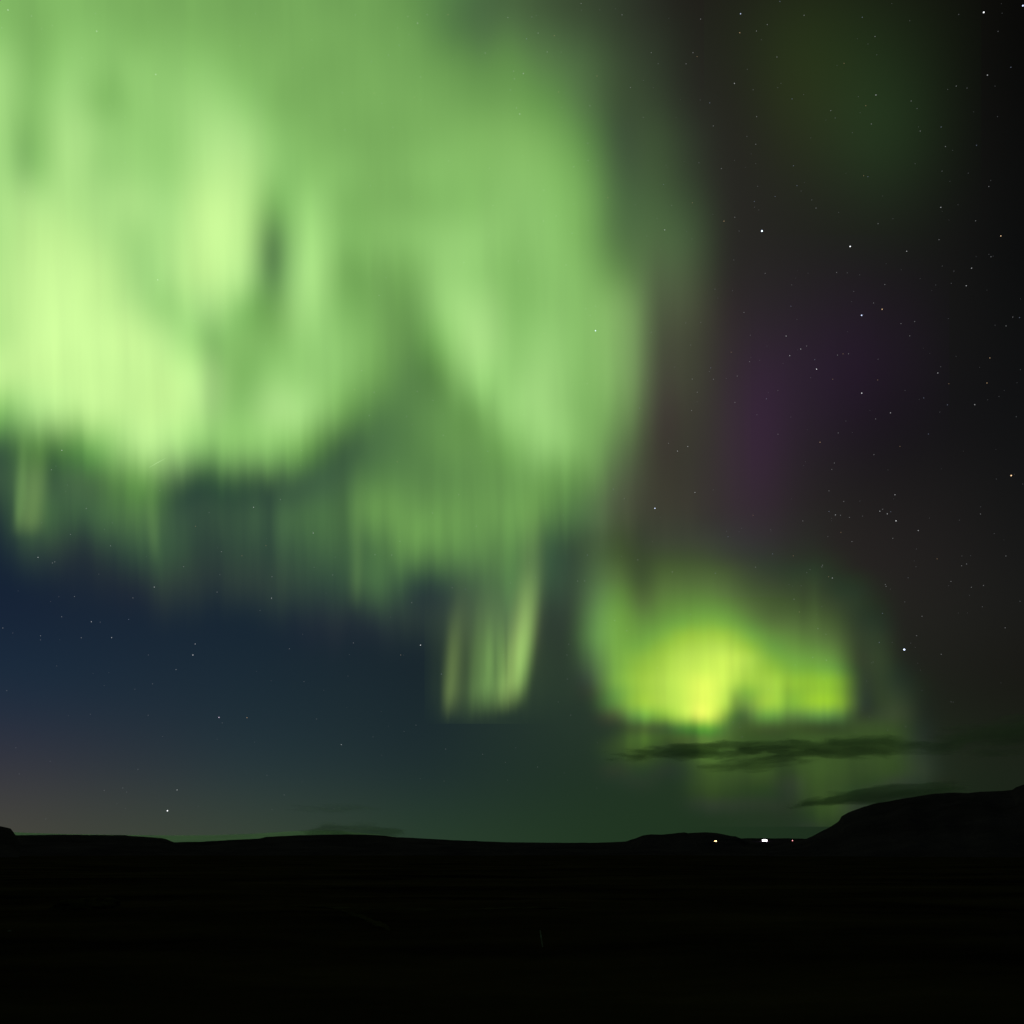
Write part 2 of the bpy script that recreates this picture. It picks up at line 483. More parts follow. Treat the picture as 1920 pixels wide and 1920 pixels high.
LOWC = gcol([(0, (0, 0, 0)), (40, (32, 40, 30)), (55, (42, 55, 40)), (70, (56, 70, 45)), (85, (66, 85, 48)), (110, (84, 110, 58)), (145, (102, 145, 64)), (170, (118, 170, 68)),
             (195, (150, 195, 66)), (210, (168, 210, 74)), (225, (186, 225, 84)), (245, (210, 245, 92)), (254, (232, 254, 98))])

# brightness of the big veil, table of 64-unit steps across the chart from 0 to 1280
G_VEIL = np.array([
 [185,180,185,180,175,172,172,165,168,168,163,160,148,129,108,100,85,72,60,46,34],
 [195,180,193,190,183,182,180,174,172,172,170,164,158,136,119,118,104,88,68,54,40],
 [212,188,205,195,198,196,198,186,179,171,171,171,165,156,144,143,128,108,80,62,44],
 [216,195,214,192,200,204,212,205,183,174,174,174,172,169,162,160,150,122,85,70,51],
 [215,194,222,208,205,205,222,222,198,183,176,173,175,180,180,180,172,143,92,80,62],
 [218,203,224,212,212,210,230,231,202,192,187,177,182,189,187,192,186,162,105,88,69],
 [225,228,228,222,222,220,240,236,188,205,186,179,181,189,191,195,192,173,118,98,82],
 [228,238,238,228,218,224,243,236,172,212,190,184,192,202,202,195,195,176,126,106,92],
 [232,245,247,238,218,222,238,228,172,216,181,169,178,206,204,190,194,183,146,109,90],
 [235,248,252,244,228,212,222,198,172,212,186,168,160,206,216,192,196,187,172,111,83],
 [235,250,253,251,245,228,205,188,185,205,196,172,148,185,219,200,205,189,176,107,73],
 [240,246,249,248,246,240,226,185,205,206,195,160,136,150,205,205,211,187,173,100,68],
 [195,225,236,240,243,241,226,196,219,212,171,130,131,145,166,206,213,184,158,86,60],
 [105,146,158,192,230,226,205,195,197,165,103,115,128,145,151,178,208,180,134,73,56],
 [85,114,108,126,166,112,112,109,99,99,102,129,135,139,146,155,171,150,110,68,56],
 [60,108,96,106,124,89,80,84,86,106,117,149,150,150,148,152,148,120,95,66,59],
 [40,74,66,72,88,84,72,75,77,95,108,119,145,140,130,126,106,80,78,72,66],
 [34,40,42,46,51,62,59,62,64,73,84,108,90,78,84,106,88,80,110,105,95],
 [34,35,36,36,37,38,38,39,40,46,54,66,62,55,60,66,60,66,130,130,130],
 [0]*21, [0]*21], float)
G_1344 = np.array([28, 30, 33, 36, 40, 44, 48, 51, 53, 53, 52, 51, 50, 49, 49, 50, 55, 60, 0, 0, 0], float)

def excess(total_srgb, cx, cy, soft=0.0006):
    e = np.maximum(0.0, lin(total_srgb) - base_lin(cx, cy) - soft)
    e[2] = min(e[2], 0.75 * e[1]); e[0] = min(e[0], 1.1 * e[1])
    return e

low_share = lambda cx, cy: float(smooth(1056, 1125, cx) * smooth(930, 1060, cy))

def veil_table():
    xs = [-256 + 64 * k for k in range(27)]       # -256 ... 1408
    ys = [-256 + 64 * k for k in range(25)]       # -256 ... 1280
    T = np.zeros((len(ys), len(xs), 3))
    for j, y in enumerate(ys):
        for i, x in enumerate(xs):
            r, c = int(np.clip(y // 64, 0, 20)), int(np.clip(x // 64, 0, 21))
            if x > 1344: continue
            g = G_1344[r] if c == 21 else G_VEIL[r, c]
            if g <= 0: continue
            k = max(float(smooth(1040, 1180, x)), float(smooth(760, 1000, x)) * float(smooth(420, 200, y)))
            low = float(smooth(380, 620, y))
            col = VEIL(g) * (1 - k) + (EDGE(g) * low + EDGE_HIGH(g) * (1 - low)) * k
            e = excess(col, x, max(y, 0))
            e *= 1 - low_share(x, y)
            e *= float(smooth(-256, -64, x)) * float(smooth(-256, -64, y))
            T[j, i] = e
    return xs, ys, T

LX = [1040 + 40 * k for k in range(20)]
LROWS = {
 920: [165, 140, 125, 105, 70, 62, 57, 54, 51, 49, 46, 44, 41, 0, 0, 0, 0, 0, 0, 0],
 960: [140, 120, 108, 92, 70, 64, 60, 57, 54, 52, 48, 46, 43, 41, 0, 0, 0, 0, 0, 0],
 1000: [105, 92, 88, 85, 68, 68, 66, 66, 60, 54, 50, 46, 44, 0, 0, 0, 0, 0, 0, 0],
 1040: [72, 82, 90, 86, 72, 76, 76, 74, 66, 58, 54, 50, 48, 43, 0, 0, 0, 0, 0, 0],
 1080: [65, 82, 103, 108, 82, 98, 100, 100, 92, 76, 66, 62, 62, 53, 47, 38, 0, 0, 0, 0],
 1120: [65, 88, 126, 140, 105, 122, 128, 130, 120, 99, 86, 78, 74, 64, 58, 46, 34, 0, 0, 0],
 1160: [68, 105, 146, 163, 139, 147, 161, 168, 163, 134, 108, 102, 96, 84, 62, 52, 38, 0, 0, 0],
 1200: [65, 98, 150, 170, 165, 182, 202, 210, 210, 186, 154, 138, 124, 110, 72, 62, 42, 31, 0, 0],
 1240: [60, 74, 128, 175, 188, 206, 226, 236, 243, 222, 187, 170, 162, 148, 80, 66, 48, 35, 0, 0],
 1280: [57, 68, 104, 178, 201, 219, 239, 252, 242, 206, 206, 195, 193, 190, 86, 62, 55, 41, 33, 0],
 1320: [54, 57, 70, 150, 195, 215, 238, 254, 222, 156, 202, 180, 196, 196, 92, 60, 66, 46, 35, 0],
 1340: [52, 54, 58, 108, 162, 188, 226, 252, 175, 112, 165, 135, 150, 148, 80, 64, 70, 48, 36, 0],
 1360: [50, 51, 52, 65, 98, 112, 150, 180, 128, 92, 100, 88, 86, 80, 76, 76, 72, 50, 38, 32],
 1380: [50, 50, 50, 72, 98, 92, 100, 122, 108, 84, 80, 80, 84, 80, 78, 79, 74, 52, 39, 33],
 1400: [50, 50, 50, 78, 92, 78, 82, 118, 104, 84, 80, 82, 86, 84, 80, 80, 74, 56, 42, 36],
 1440: [50, 50, 50, 60, 64, 58, 58, 84, 86, 84, 84, 68, 84, 86, 74, 76, 72, 62, 46, 40],
 1480: [51, 51, 51, 52, 52, 52, 54, 72, 70, 66, 64, 58, 74, 74, 64, 62, 56, 50, 42, 36],
 1520: [53, 53, 53, 52, 52, 52, 52, 54, 54, 54, 53, 52, 64, 78, 60, 54, 48, 44, 38, 34],
 1560: [54, 54, 53, 52, 52, 52, 52, 52, 52, 52, 52, 51, 56, 62, 52, 50, 44, 40, 36, 32]}

def low_table():
    ys = [920 + 21 * k for k in range(31)]        # 920 ... 1550
    ks = sorted(LROWS)
    grid = np.array([LROWS[k] for k in ks], float)
    T = np.zeros((len(ys), len(LX) + 2, 3))
    for j, y in enumerate(ys):
        for i, x in enumerate(LX):
            g = float(np.interp(y, ks, grid[:, i]))
            if g <= 0: continue
            k = float(smooth(1070, 990, y)) * float(smooth(1150, 1260, x))
            low = float(smooth(1340, 1375, y))
            col = LOWC(g)
            left = float(smooth(1180, 1100, x)) * float(smooth(1350, 1280, y))
            col = col * (1 - left) + EDGE_HIGH(g) * left
            col = col * (1 - 0.0 * k) + np.array([g * 0.06, -g * 0.02, g * 0.12]) * k
            col = col + np.array([-6, 0, -8]) * low * (g > 62)
            right = float(smooth(1400, 1560, x)) * float(smooth(150, 195, g))
            col = col + np.array([-4, 0, -12]) * right
            e = excess(np.maximum(col, 0), x, y)
            T[j, i + 1] = e * low_share(x, y) * float(smooth(1580, 1500, y) * 0.4 + 0.6)
    return [LX[0] - 40] + LX + [LX[-1] + 40], ys, T

def ray_table(xs, ys, streaks, colour):
    """streaks: (x at top, x at bottom, half width, y top, y bottom, peak, softness of the lower end, colour shift)"""
    T = np.zeros((len(ys), len(xs), 3))
    for (xt, xb, hw, y0, y1, pk, soft, warm) in streaks:
        for j, y in enumerate(ys):
            t = (y - y0) / (y1 - y0)
            cx = xt + (xb - xt) * (max(t, 0) ** 1.6)
            ay = float(smooth(0.0, 0.72, t)) * float(smooth(y1 + soft, y1 - soft, y))
            for i, x in enumerate(xs):
                ax = math.exp(-(abs(x - cx) / hw) ** 2.4)
                T[j, i] += pk * ay * ax * (np.array(colour) + warm * np.array((0.25, -0.05, 0.0)))
    return xs, ys, np.maximum(0, T - 0.0004)

def blob_table(xs, ys, blobs):
    T = np.zeros((len(ys), len(xs), 3))
    for (cx, cy, sx, sy, tot, under) in blobs:
        e = np.maximum(0, lin(tot) - lin(under))
        for j, y in enumerate(ys):
            for i, x in enumerate(xs):
                T[j, i] += e * math.exp(-((x - cx) / sx) ** 2 - ((y - cy) / sy) ** 2)
    return xs, ys, np.maximum(0, T - 0.0004)

def aurora(name, label, table, dist, fold, streak_amp, streak_scale, cell=16.0, lanes=(), ragged=0.0, fringe=None, lean=0.02):
    """A curtain of glowing air: a folded sheet a few kilometres thick, brightness given over its own surface map."""
    xs, ys, T = table
    x0, x1, y0, y1 = xs[0], xs[-1], ys[0], ys[-1]
    coef = spline_fit(T[::-1])                    # row 0 = lower edge
    m = bpy.data.materials.new(name + "_glow"); m.use_nodes = True
    t = m.node_tree; t.nodes.clear()
    uvn = t.nodes.new('ShaderNodeUVMap'); uvn.uv_map = "curtain"
    sp = t.nodes.new('ShaderNodeSeparateXYZ'); t.links.new(uvn.outputs[0], sp.inputs[0])
    def rays(width, stretch, z):                  # noise drawn out along the slightly leaning rays, 0..1
        sh = t.nodes.new('ShaderNodeCombineXYZ')
        t.links.new(math_node(t, 'MULTIPLY_ADD', sp.outputs[1], lean, sp.outputs[0]), sh.inputs[0])
        t.links.new(sp.outputs[1], sh.inputs[1]); sh.inputs[2].default_value = z
        mp = t.nodes.new('ShaderNodeMapping')
        mp.inputs['Scale'].default_value = ((x1 - x0) / width, (y1 - y0) / (width * stretch), 1)
        t.links.new(sh.outputs[0], mp.inputs[0])
        nz = t.nodes.new('ShaderNodeTexNoise'); nz.inputs['Scale'].default_value = 1.0; nz.inputs['Detail'].default_value = 2.0
        t.links.new(mp.outputs[0], nz.inputs['Vector'])
        return nz.outputs['Fac']
    n1, n2 = rays(streak_scale, 9, 0.3), rays(streak_scale * 0.36, 14, 2.7)
    v = sp.outputs[1]
    if ragged:                                    # rays reach down to different heights
        v = math_node(t, 'ADD', v, math_node(t, 'MULTIPLY_ADD', n2, 0.5 * ragged / (y1 - y0), -0.25 * ragged / (y1 - y0)))
        v = math_node(t, 'ADD', v, math_node(t, 'MULTIPLY_ADD', n1, 2 * ragged / (y1 - y0), -ragged / (y1 - y0)))
    f = field_nodes(t, sp.outputs[0], v, coef)
    w = math_node(t, 'MULTIPLY_ADD', n1, 2.0, math_node(t, 'MULTIPLY_ADD', n2, 1.1, -1.55))
    amp_ = streak_amp
    if fringe:
        mr = t.nodes.new('ShaderNodeMapRange'); mr.interpolation_type = 'SMOOTHSTEP'
        mr.inputs['From Min'].default_value = (y1 - fringe[1]) / (y1 - y0); mr.inputs['From Max'].default_value = (y1 - fringe[0]) / (y1 - y0)
        mr.inputs['To Min'].default_value = streak_amp * fringe[2]; mr.inputs['To Max'].default_value = streak_amp
        t.links.new(sp.outputs[1], mr.inputs['Value'])
        amp_ = mr.outputs[0]
    k = math_node(t, 'MAXIMUM', math_node(t, 'MULTIPLY_ADD', w, amp_, 1.0), 0.0)
    for (cx, cy, sx, sy, amp) in lanes:           # narrow bright rays (+) and dark lanes (-)
        a = math_node(t, 'MULTIPLY_ADD', sp.outputs[0], (x1 - x0) / sx, (x0 - cx) / sx)
        b = math_node(t, 'MULTIPLY_ADD', sp.outputs[1], (y1 - y0) / sy, (cy - y1) / sy)
        q = math_node(t, 'ADD', math_node(t, 'MULTIPLY', a, a), math_node(t, 'MULTIPLY', b, b))
        g = math_node(t, 'EXPONENT', math_node(t, 'MULTIPLY', q, -1.0))
        k = math_node(t, 'MULTIPLY', k, math_node(t, 'MULTIPLY_ADD', g, amp, 1.0))
    em = t.nodes.new('ShaderNodeEmission')
    t.links.new(f, em.inputs['Color'])
    t.links.new(math_node(t, 'MULTIPLY', k, 0.5), em.inputs['Strength'])     # front and back of the sheet each give half
    tr = t.nodes.new('ShaderNodeBsdfTransparent')
    ad = t.nodes.new('ShaderNodeAddShader'); o = t.nodes.new('ShaderNodeOutputMaterial')
    t.links.new(em.outputs[0], ad.inputs[0]); t.links.new(tr.outputs[0], ad.inputs[1]); t.links.new(ad.outputs[0], o.inputs['Surface'])
    m.cycles.emission_sampling = 'NONE'
    nx, ny = max(4, int((x1 - x0) / cell)), max(4, int((y1 - y0) / cell))
    lum = T.max(axis=2)
    def bright(cx, cy):
        i = np.clip((cx - x0) / (x1 - x0) * (len(xs) - 1), 0, len(xs) - 1.001); j = np.clip((cy - y0) / (y1 - y0) * (len(ys) - 1), 0, len(ys) - 1.001)
        a, b = int(i), int(j)
        return lum[max(b - 1, 0):b + 3, max(a - 1, 0):a + 3].max()
    V, UV, keep = [], [], []
    for j in range(ny + 1):
        for i in range(nx + 1):
            cx, cy = x0 + (x1 - x0) * i / nx, y0 + (y1 - y0) * j / ny
            d = bearing(cx, cy)
            rr = dist * (1 + fold * (math.sin(cx * 0.011 + cy * 0.0016) + 0.5 * math.sin(cx * 0.027 + 1.3)))
            V.append(d * rr)
            UV.append((i / nx, 1 - j / ny))
    n1 = len(V)
    back = [v * 1.022 for v in V]
    cells = [[bright(x0 + (x1 - x0) * (i + .5) / nx, y0 + (y1 - y0) * (j + .5) / ny) > 1e-6 for i in range(nx)] for j in range(ny)]
    F = []
    idx = lambda i, j: j * (nx + 1) + i
    for j in range(ny):
        for i in range(nx):
            if not cells[j][i]: continue
            a, b, c, d = idx(i, j), idx(i + 1, j), idx(i + 1, j + 1), idx(i, j + 1)
            F.append((a, d, c, b)); F.append((a + n1, b + n1, c + n1, d + n1))
            for (di, dj, p, q) in ((0, -1, a, b), (1, 0, b, c), (0, 1, c, d), (-1, 0, d, a)):
                ii, jj = i + di, j + dj
                if not (0 <= ii < nx and 0 <= jj < ny and cells[jj][ii]):
                    F.append((p, q, q + n1, p + n1))
    used = sorted({k for f_ in F for k in f_})
    remap = {k: n for n, k in enumerate(used)}
    allv = V + back; alluv = UV + UV
    ob = link_mesh(name, [allv[k] for k in used], [tuple(remap[k] for k in f_) for f_ in F], m, smooth_shade=True)
    uvl = ob.data.uv_layers.new(name="curtain")
    vi = np.zeros(len(ob.data.loops), dtype=np.int32); ob.data.loops.foreach_get('vertex_index', vi)
    uva = np.array([alluv[k] for k in used], np.float32)
    uvl.data.foreach_set('uv', uva[vi].ravel())
    return tag(ob, label, "aurora")

aurora("aurora_veil", "vast pale green aurora veil filling the upper left of the sky", veil_table(), 112000.0, 0.025, 0.085, 66.0, ragged=26.0, fringe=(820, 950, 3.2), lanes=[
    (511, 482, 25, 78, -0.40), (100, 885, 20, 70, -0.38), (46, 300, 22, 70, -0.12), (398, 700, 26, 120, -0.16), (352, 680, 30, 120, 0.10), (585, 490, 18, 120, 0.10),
    (1195, 640, 26, 170, 0.12), (1238, 700, 24, 190, -0.10), (150, 930, 16, 60, 0.18), (228, 920, 14, 70, -0.14), (430, 960, 26, 60, -0.15),
    (530, 1000, 13, 90, 0.30), (478, 990, 12, 80, 0.22), (505, 990, 9, 90, -0.20), (600, 960, 20, 90, 0.10), (640, 980, 16, 110, -0.18), (800, 985, 30, 40, 0.10)])
aurora("aurora_patch", "brightest yellow green aurora patch low above the hills and flat clouds", low_table(), 118000.0, 0.02, 0.12, 40.0, 12.0, ragged=6.0, fringe=(1340, 1400, 1.6), lanes=[
    (1208, 1385, 10, 48, 0.40), (1180, 1380, 10, 50, 0.25), (1319, 1400, 10, 50, 0.18), (1300, 1380, 9, 40, -0.25), (1379, 1316, 13, 22, -0.28), (1465, 1440, 14, 60, -0.30), (1500, 1450, 12, 60, 0.20),
    (1575, 1500, 26, 40, 0.25), (1455, 1290, 10, 40, 0.08), (1478, 1300, 8, 40, -0.10), (1372, 1210, 6, 60, -0.06), (1528, 1120, 8, 70, 0.15), (1505, 1130, 8, 60, -0.12)])
GREEN = (0.33, 0.62, 0.14)
aurora("aurora_ray_bundle", "bundle of slim green aurora rays hanging below the veil near the centre",
    ray_table([796 + 10 * k for k in range(32)], [892 + 15 * k for k in range(32)], [
        (850, 841, 11, 1120, 1318, 0.135, 34, 0.30), (866, 850, 16, 1040, 1322, 0.08, 34, 0.3), (908, 893, 17, 1060, 1318, 0.15, 34, -0.1), (930, 915, 16, 1080, 1314, 0.25, 36, -0.1),
        (950, 939, 13, 1080, 1310, 0.18, 36, -0.1), (986, 955, 22, 1055, 1310, 0.50, 34, 0.22), (996, 974, 15, 1040, 1290, 0.26, 50, -0.1), (1020, 1030, 60, 1000, 1310, 0.015, 70, 0.0),
        (1000, 988, 22, 900, 1210, 0.10, 70, 0.7), (916, 904, 72, 900, 1330, 0.115, 50, 0.12)], GREEN),
    106000.0, 0.02, 0.12, 26.0, 8.0, ragged=10.0, lanes=[(872, 1240, 9, 80, -0.20), (929, 1240, 4, 60, -0.15), (949, 1230, 4, 80, -0.20), (916, 1240, 6, 60, 0.12), (972, 1210, 8, 70, 0.08)])
aurora("aurora_ray", "short grey green aurora ray hanging below the veil at the left edge",
    ray_table([-20 + 9 * k for k in range(16)], [770 + 14 * k for k in range(20)], [
        (44, 34, 9, 760, 985, 0.15, 30, 0.0), (68, 56, 22, 800, 992, 0.15, 24, 0.35)], GREEN), 105000.0, 0.01, 0.05, 30.0, 8.0)
aurora("aurora_ray", "slim green aurora ray left of centre dropping into the navy sky",
    ray_table([230 + 10 * k for k in range(12)], [800 + 14 * k for k in range(22)], [(276, 290, 10, 800, 1035, 0.065, 36, 0.0)], GREEN), 105500.0, 0.01, 0.05, 30.0, 8.0)
aurora("aurora_ray", "slim green aurora ray reaching lowest between the veil and the ray bundle",
    ray_table([610 + 10 * k for k in range(12)], [850 + 14 * k for k in range(24)], [(672, 668, 11, 830, 1118, 0.085, 40, 0.0)], GREEN), 105300.0, 0.01, 0.05, 30.0, 8.0)
aurora("aurora_glow", "dim purple aurora glow among the stars right of the veil",
    blob_table([1180 + 40 * k for k in range(16)], [440 + 40 * k for k in range(18)], [
        (1405, 860, 80, 220, (58, 43, 56), (49, 43, 44)), (1590, 660, 150, 150, (36, 22, 38), (29, 22, 27)), (1470, 740, 120, 150, (45, 34, 45), (41, 34, 38))]), 98000.0, 0.015, 0.22, 80.0)
aurora("aurora_glow", "faint dark green aurora smudge high at the upper right",
    blob_table([1320 + 40 * k for k in range(14)], [-160 + 40 * k for k in range(18)], [
        (1645, 235, 115, 150, (32, 49, 26), (22, 25, 18)), (1500, 160, 100, 170, (40, 45, 26), (33, 33, 26)), (1560, 60, 190, 130, (29, 38, 22), (26, 27, 20))]), 98500.0, 0.015, 0.04, 90.0)

# ------------------------------------------------------------------ clouds: dark smoky streaks low in the sky
def cloud(label, cx, cy, w, h, tilt, dist, dens, seed, thr=0.30, col=(0.30, 0.36, 0.30)):
    d = bearing(cx, cy)
    scale = dist / FOCAL * 1.02
    hx, hz, hy = w * scale / 2, h * scale / 2, w * scale / 5
    bm = bmesh.new(); bmesh.ops.create_icosphere(bm, subdivisions=4, radius=1.0)
    for v in bm.verts:
        n = mnoise.fractal(Vector((v.co.x * 2.2 + seed, v.co.y * 2, v.co.z)), 0.8, 2.0, 4)
        v.co *= 1 + 0.12 * n
        v.co.x *= hx; v.co.y *= hy; v.co.z *= hz
    m = bpy.data.materials.new("cloud_vapour"); m.use_nodes = True
    t = m.node_tree; t.nodes.clear()
    o = t.nodes.new('ShaderNodeOutputMaterial'); pv = t.nodes.new('ShaderNodeVolumePrincipled')
    pv.inputs['Color'].default_value = (*col, 1)
    co = t.nodes.new('ShaderNodeTexCoord')
    m1 = t.nodes.new('ShaderNodeMapping'); m1.inputs['Scale'].default_value = (1 / hx, 1 / hy, 1 / hz)
    t.links.new(co.outputs['Object'], m1.inputs[0])
    ln = t.nodes.new('ShaderNodeVectorMath'); ln.operation = 'LENGTH'; t.links.new(m1.outputs[0], ln.inputs[0])
    m2 = t.nodes.new('ShaderNodeMapping'); m2.inputs['Scale'].default_value = (hx / hz * 0.26, 1.0, 1.5); m2.inputs['Location'].default_value = (seed, seed * 2, 0)
    t.links.new(m1.outputs[0], m2.inputs[0])
    nz = t.nodes.new('ShaderNodeTexNoise'); nz.inputs['Scale'].default_value = 1.0; nz.inputs['Detail'].default_value = 6; nz.inputs['Roughness'].default_value = 0.62
    t.links.new(m2.outputs[0], nz.inputs['Vector'])
    fall = math_node(t, 'SUBTRACT', 1.0, math_node(t, 'POWER', ln.outputs['Value'], 1.5))
    s = math_node(t, 'ADD', math_node(t, 'MULTIPLY', fall, 0.9), math_node(t, 'MULTIPLY_ADD', nz.outputs['Fac'], 2.8, -1.4 - thr))
    s = math_node(t, 'MINIMUM', math_node(t, 'MULTIPLY', math_node(t, 'MAXIMUM', s, 0.0), 4.0), 1.0)
    t.links.new(math_node(t, 'MULTIPLY', s, 0.30 * dens / hy), pv.inputs['Density'])
    t.links.new(pv.outputs[0], o.inputs['Volume'])
    ob = link_bm("cloud", bm, m)
    ob.location = d * dist
    ob.rotation_euler = (0, -R(tilt), -math.atan2(d.x, d.y))
    return tag(ob, label, "cloud", "dark streaks of cloud low over the hills")
cloud("thin dark cloud streak at the left end of the flat cloud bank", 1310, 1408, 370, 34, 1.2, 26000, 4.4, 1.7)
cloud("longest dark flat cloud streak below the right half of the bright patch", 1575, 1402, 470, 38, -1.0, 27000, 4.4, 4.2)
cloud("small wispy cloud fragment hanging under the middle of the bank", 1420, 1431, 230, 36, 3.0, 25500, 2.2, 8.8)
cloud("dark cloud wedge lying along the upper slope of the mountain", 1645, 1491, 350, 33, 4.5, 30000, 4.6, 12.3)
cloud("faint dark cloud bank at the right edge of the sky", 1905, 1376, 260, 66, 2.0, 29000, 2.4, 16.1)
cloud("low green tinted cloud cap resting on the long low ridge", 660, 1559, 220, 36, 0.0, 20000, 2.6, 21.4)
cloud("faint thin cloud wisp above the low ridge", 635, 1516, 190, 20, 0.0, 24000, 0.7, 27.9)

# ------------------------------------------------------------------ stars
def star_material(name, col, s):
    m = bpy.data.materials.new(name); m.use_nodes = True
    t = m.node_tree; t.nodes.clear()
    o = t.nodes.new('ShaderNodeOutputMaterial'); e = t.nodes.new('ShaderNodeEmission'); tr = t.nodes.new('ShaderNodeBsdfTransparent'); a = t.nodes.new('ShaderNodeAddShader')
    e.inputs['Color'].default_value = (*col, 1); e.inputs['Strength'].default_value = s * 0.5
    t.links.new(e.outputs[0], a.inputs[0]); t.links.new(tr.outputs[0], a.inputs[1]); t.links.new(a.outputs[0], o.inputs['Surface'])
    m.cycles.emission_sampling = 'NONE'
    return m
# ------------------------------------------------------------------ meteor trail
p0, p1 = bearing(279, 877) * 90000, bearing(311, 859) * 90000
pm = bearing(296, 867) * 90000
trail_mat = star_material("meteor_glow", (0.75, 0.95, 0.60), 0.16)
bm = bmesh.new(); add_tube(bm, p0, pm, 8, 40, 8); add_tube(bm, pm, p1, 40, 6, 8)
tag(link_bm("meteor_trail", bm, trail_mat), "short thin meteor streak crossing the lower edge of the green veil", "meteor")

SR = 88000.0
TINT = {'w': (0.95, 0.97, 1.0), 'b': (0.62, 0.72, 1.0), 'o': (1.0, 0.66, 0.36), 'p': (0.95, 0.78, 1.0)}
star_mesh = {}
def star_proto(tint, size, s):
    key = (tint, size, s)
    if key not in star_mesh:
        bm = bmesh.new(); bmesh.ops.create_icosphere(bm, subdivisions=2, radius=size * SR / FOCAL)
        me = bpy.data.meshes.new("star"); bm.to_mesh(me); bm.free()
        me.materials.append(star_material("starlight", TINT[tint], s))
        star_mesh[key] = me
    return star_mesh[key]
def star(cx, cy, tint='w', mag=0, label=None, group=None):
    size, s = {0: (0.62, 0.17), 1: (0.68, 0.40), 2: (0.80, 0.85), 3: (1.0, 1.6), 4: (1.35, 3.0)}[mag]
    o = bpy.data.objects.new("star", star_proto(tint, size, s))
    COL.objects.link(o)
    o.location = bearing(cx, cy) * SR
    return tag(o, label, "star", group)

BRIGHT = [
 (1428.7, 433, 'b', 4, "brightest white star in the dark gap right of the green veil"),
 (1695.5, 1217.8, 'b', 4, "bright white star alone right of the yellow green patch"),
 (1896, 891.5, 'o', 3, "bright orange star near the right edge beside the dark sky"),
 (1116.5, 620, 'b', 3, "bluish star shining through the right part of the green veil"),
 (1228, 953, 'b', 3, "blue white star in the brown gap between veil and purple glow"),
 (1594, 462, 'w', 3, "white star between the brightest star and the orange star"),
 (1615.5, 591, 'b', 3, "blue white star at the top of the purple glow"),
 (1654, 579.7, 'o', 2, "peach coloured star beside the blue white star above the purple"),
 (1844.5, 23, 'w', 3, "warm white star near the top right corner"),
 (1918, 10.5, 'b', 3, "blue white star cut by the top right corner"),
 (1876.5, 442.3, 'o', 2, "orange star high in the darkest right part of the sky"),
 (314, 1520, 'w', 3, "brightest white star close above the left ridge"),
 (410.5, 1345, 'p', 2, "pinkish white star low in the navy sky"),
 (463, 1345.5, 'o', 1, "orange star just right of the pinkish star in the navy sky"),
 (788.5, 1209.5, 'w', 2, "white star in the navy sky left of the ray bundle"),
 (1388.5, 25.7, 'b', 2, "blue white star near the top edge right of the veil"),
 (1680, 976.5, 'w', 2, "brightest member of the little cluster right of the purple glow"),
 (1615.7, 737, 'w', 2, "white star on the right side of the purple glow"),
 (1531, 692, 'w', 2, "white star in the upper middle of the purple glow"),
 (1537.5, 829, 'o', 1, "small orange star in the lower purple glow"),
 (1856, 671, 'o', 1, "orange star close to the right edge right of the purple"),
 (1850.5, 718, 'o', 1, "orange double star right of the purple glow"),
 (1387, 61.3, 'o', 1, "faint orange star just below the star at the top edge"),
 (1357.5, 414.5, 'o', 1, "faint reddish star left of the brightest star"),
]
for (x, y, t, mg, lb) in BRIGHT:
    star(x, y, t, mg, lb)

T3 = "415,174 476,138 291,469,1 1714,422,1 1087,534,1 833,622 908,356 1539,484 1285,568 615,556 19,358 411,811 520,1105 750,1170 643,1044 1260,1413,1 1452,1166,1 1099,1258 1648,1242 1734,1444 1625,1508,1 1595,1607,1 1442,1348 866,1532 464,1537 1137,1600 1074,1704 609,1722 582,1890,1 345,1757 1277,1889 1895,1786 1857,1783 1228,1820 55,1140 1018,988 1042,993 1722,1049 1454,714 1653,817 1336,737 1478,824 101,107 683,86 547,8 530,320 58,296 172,708 416,656 152,578 293,1222 1010,97 1082,205 1846,378 1030,594 1061,697 218,948 623,932 403,1133 81,318 1305,1808 1819,1833"
T6 = "602,80,1 664,43,1 697,26 743,103 1435,178,1 1497,238 1643,356,1 1169,402,1 1085,436 1382,521 875,515 471,323 294,343 376,114 273,61 29,591,1 1194,863,1 1109,955,1 1151,970,1 1170,958 1125,944 1325,1064,1 1675,971 859,976,1 888,978 823,957 938,990 906,900 823,841 676,1010 952,1126 890,1074 853,684 839,720 69,850,1 255,1099 410,1270 184,1304 787,1259 783,1268 842,1331,1 821,1324 1140,1367 1144,1378 1124,1530 1346,1546 1316,1655 1106,1693 1814,1611 1597,1252 1569,1262 1509,1350 1624,1383 1692,1373 1818,1207 1431,1223 1182,1108 1489,357 1356,318 536,522 626,1450 656,1522 761,1616 732,1777 808,1793 158,149 173,213 54,212 82,286 50,389 307,195 1097,217 844,213 871,77 933,70 902,70 1222,591 1076,637 396,978 506,1195 622,1206 1454,1760"
T4 = "348,613,1 289,722 1100,1040 1426,933,1 1577,889 1762,1078,1 1496,1149 214,1215,1 308,1240 295,1246 868,1382,1 419,1435 748,1443 1221,1410 1527,1444,1 514,1577,1 724,1564 628,1666,1 457,1667 228,1656 347,1549 1098,1702,1 1084,1764,1 990,1846 1033,1267 1246,1183 1361,1206 1871,1314 622,1150 396,1086 485,940 1530,1324 16,1612 1628,1729"
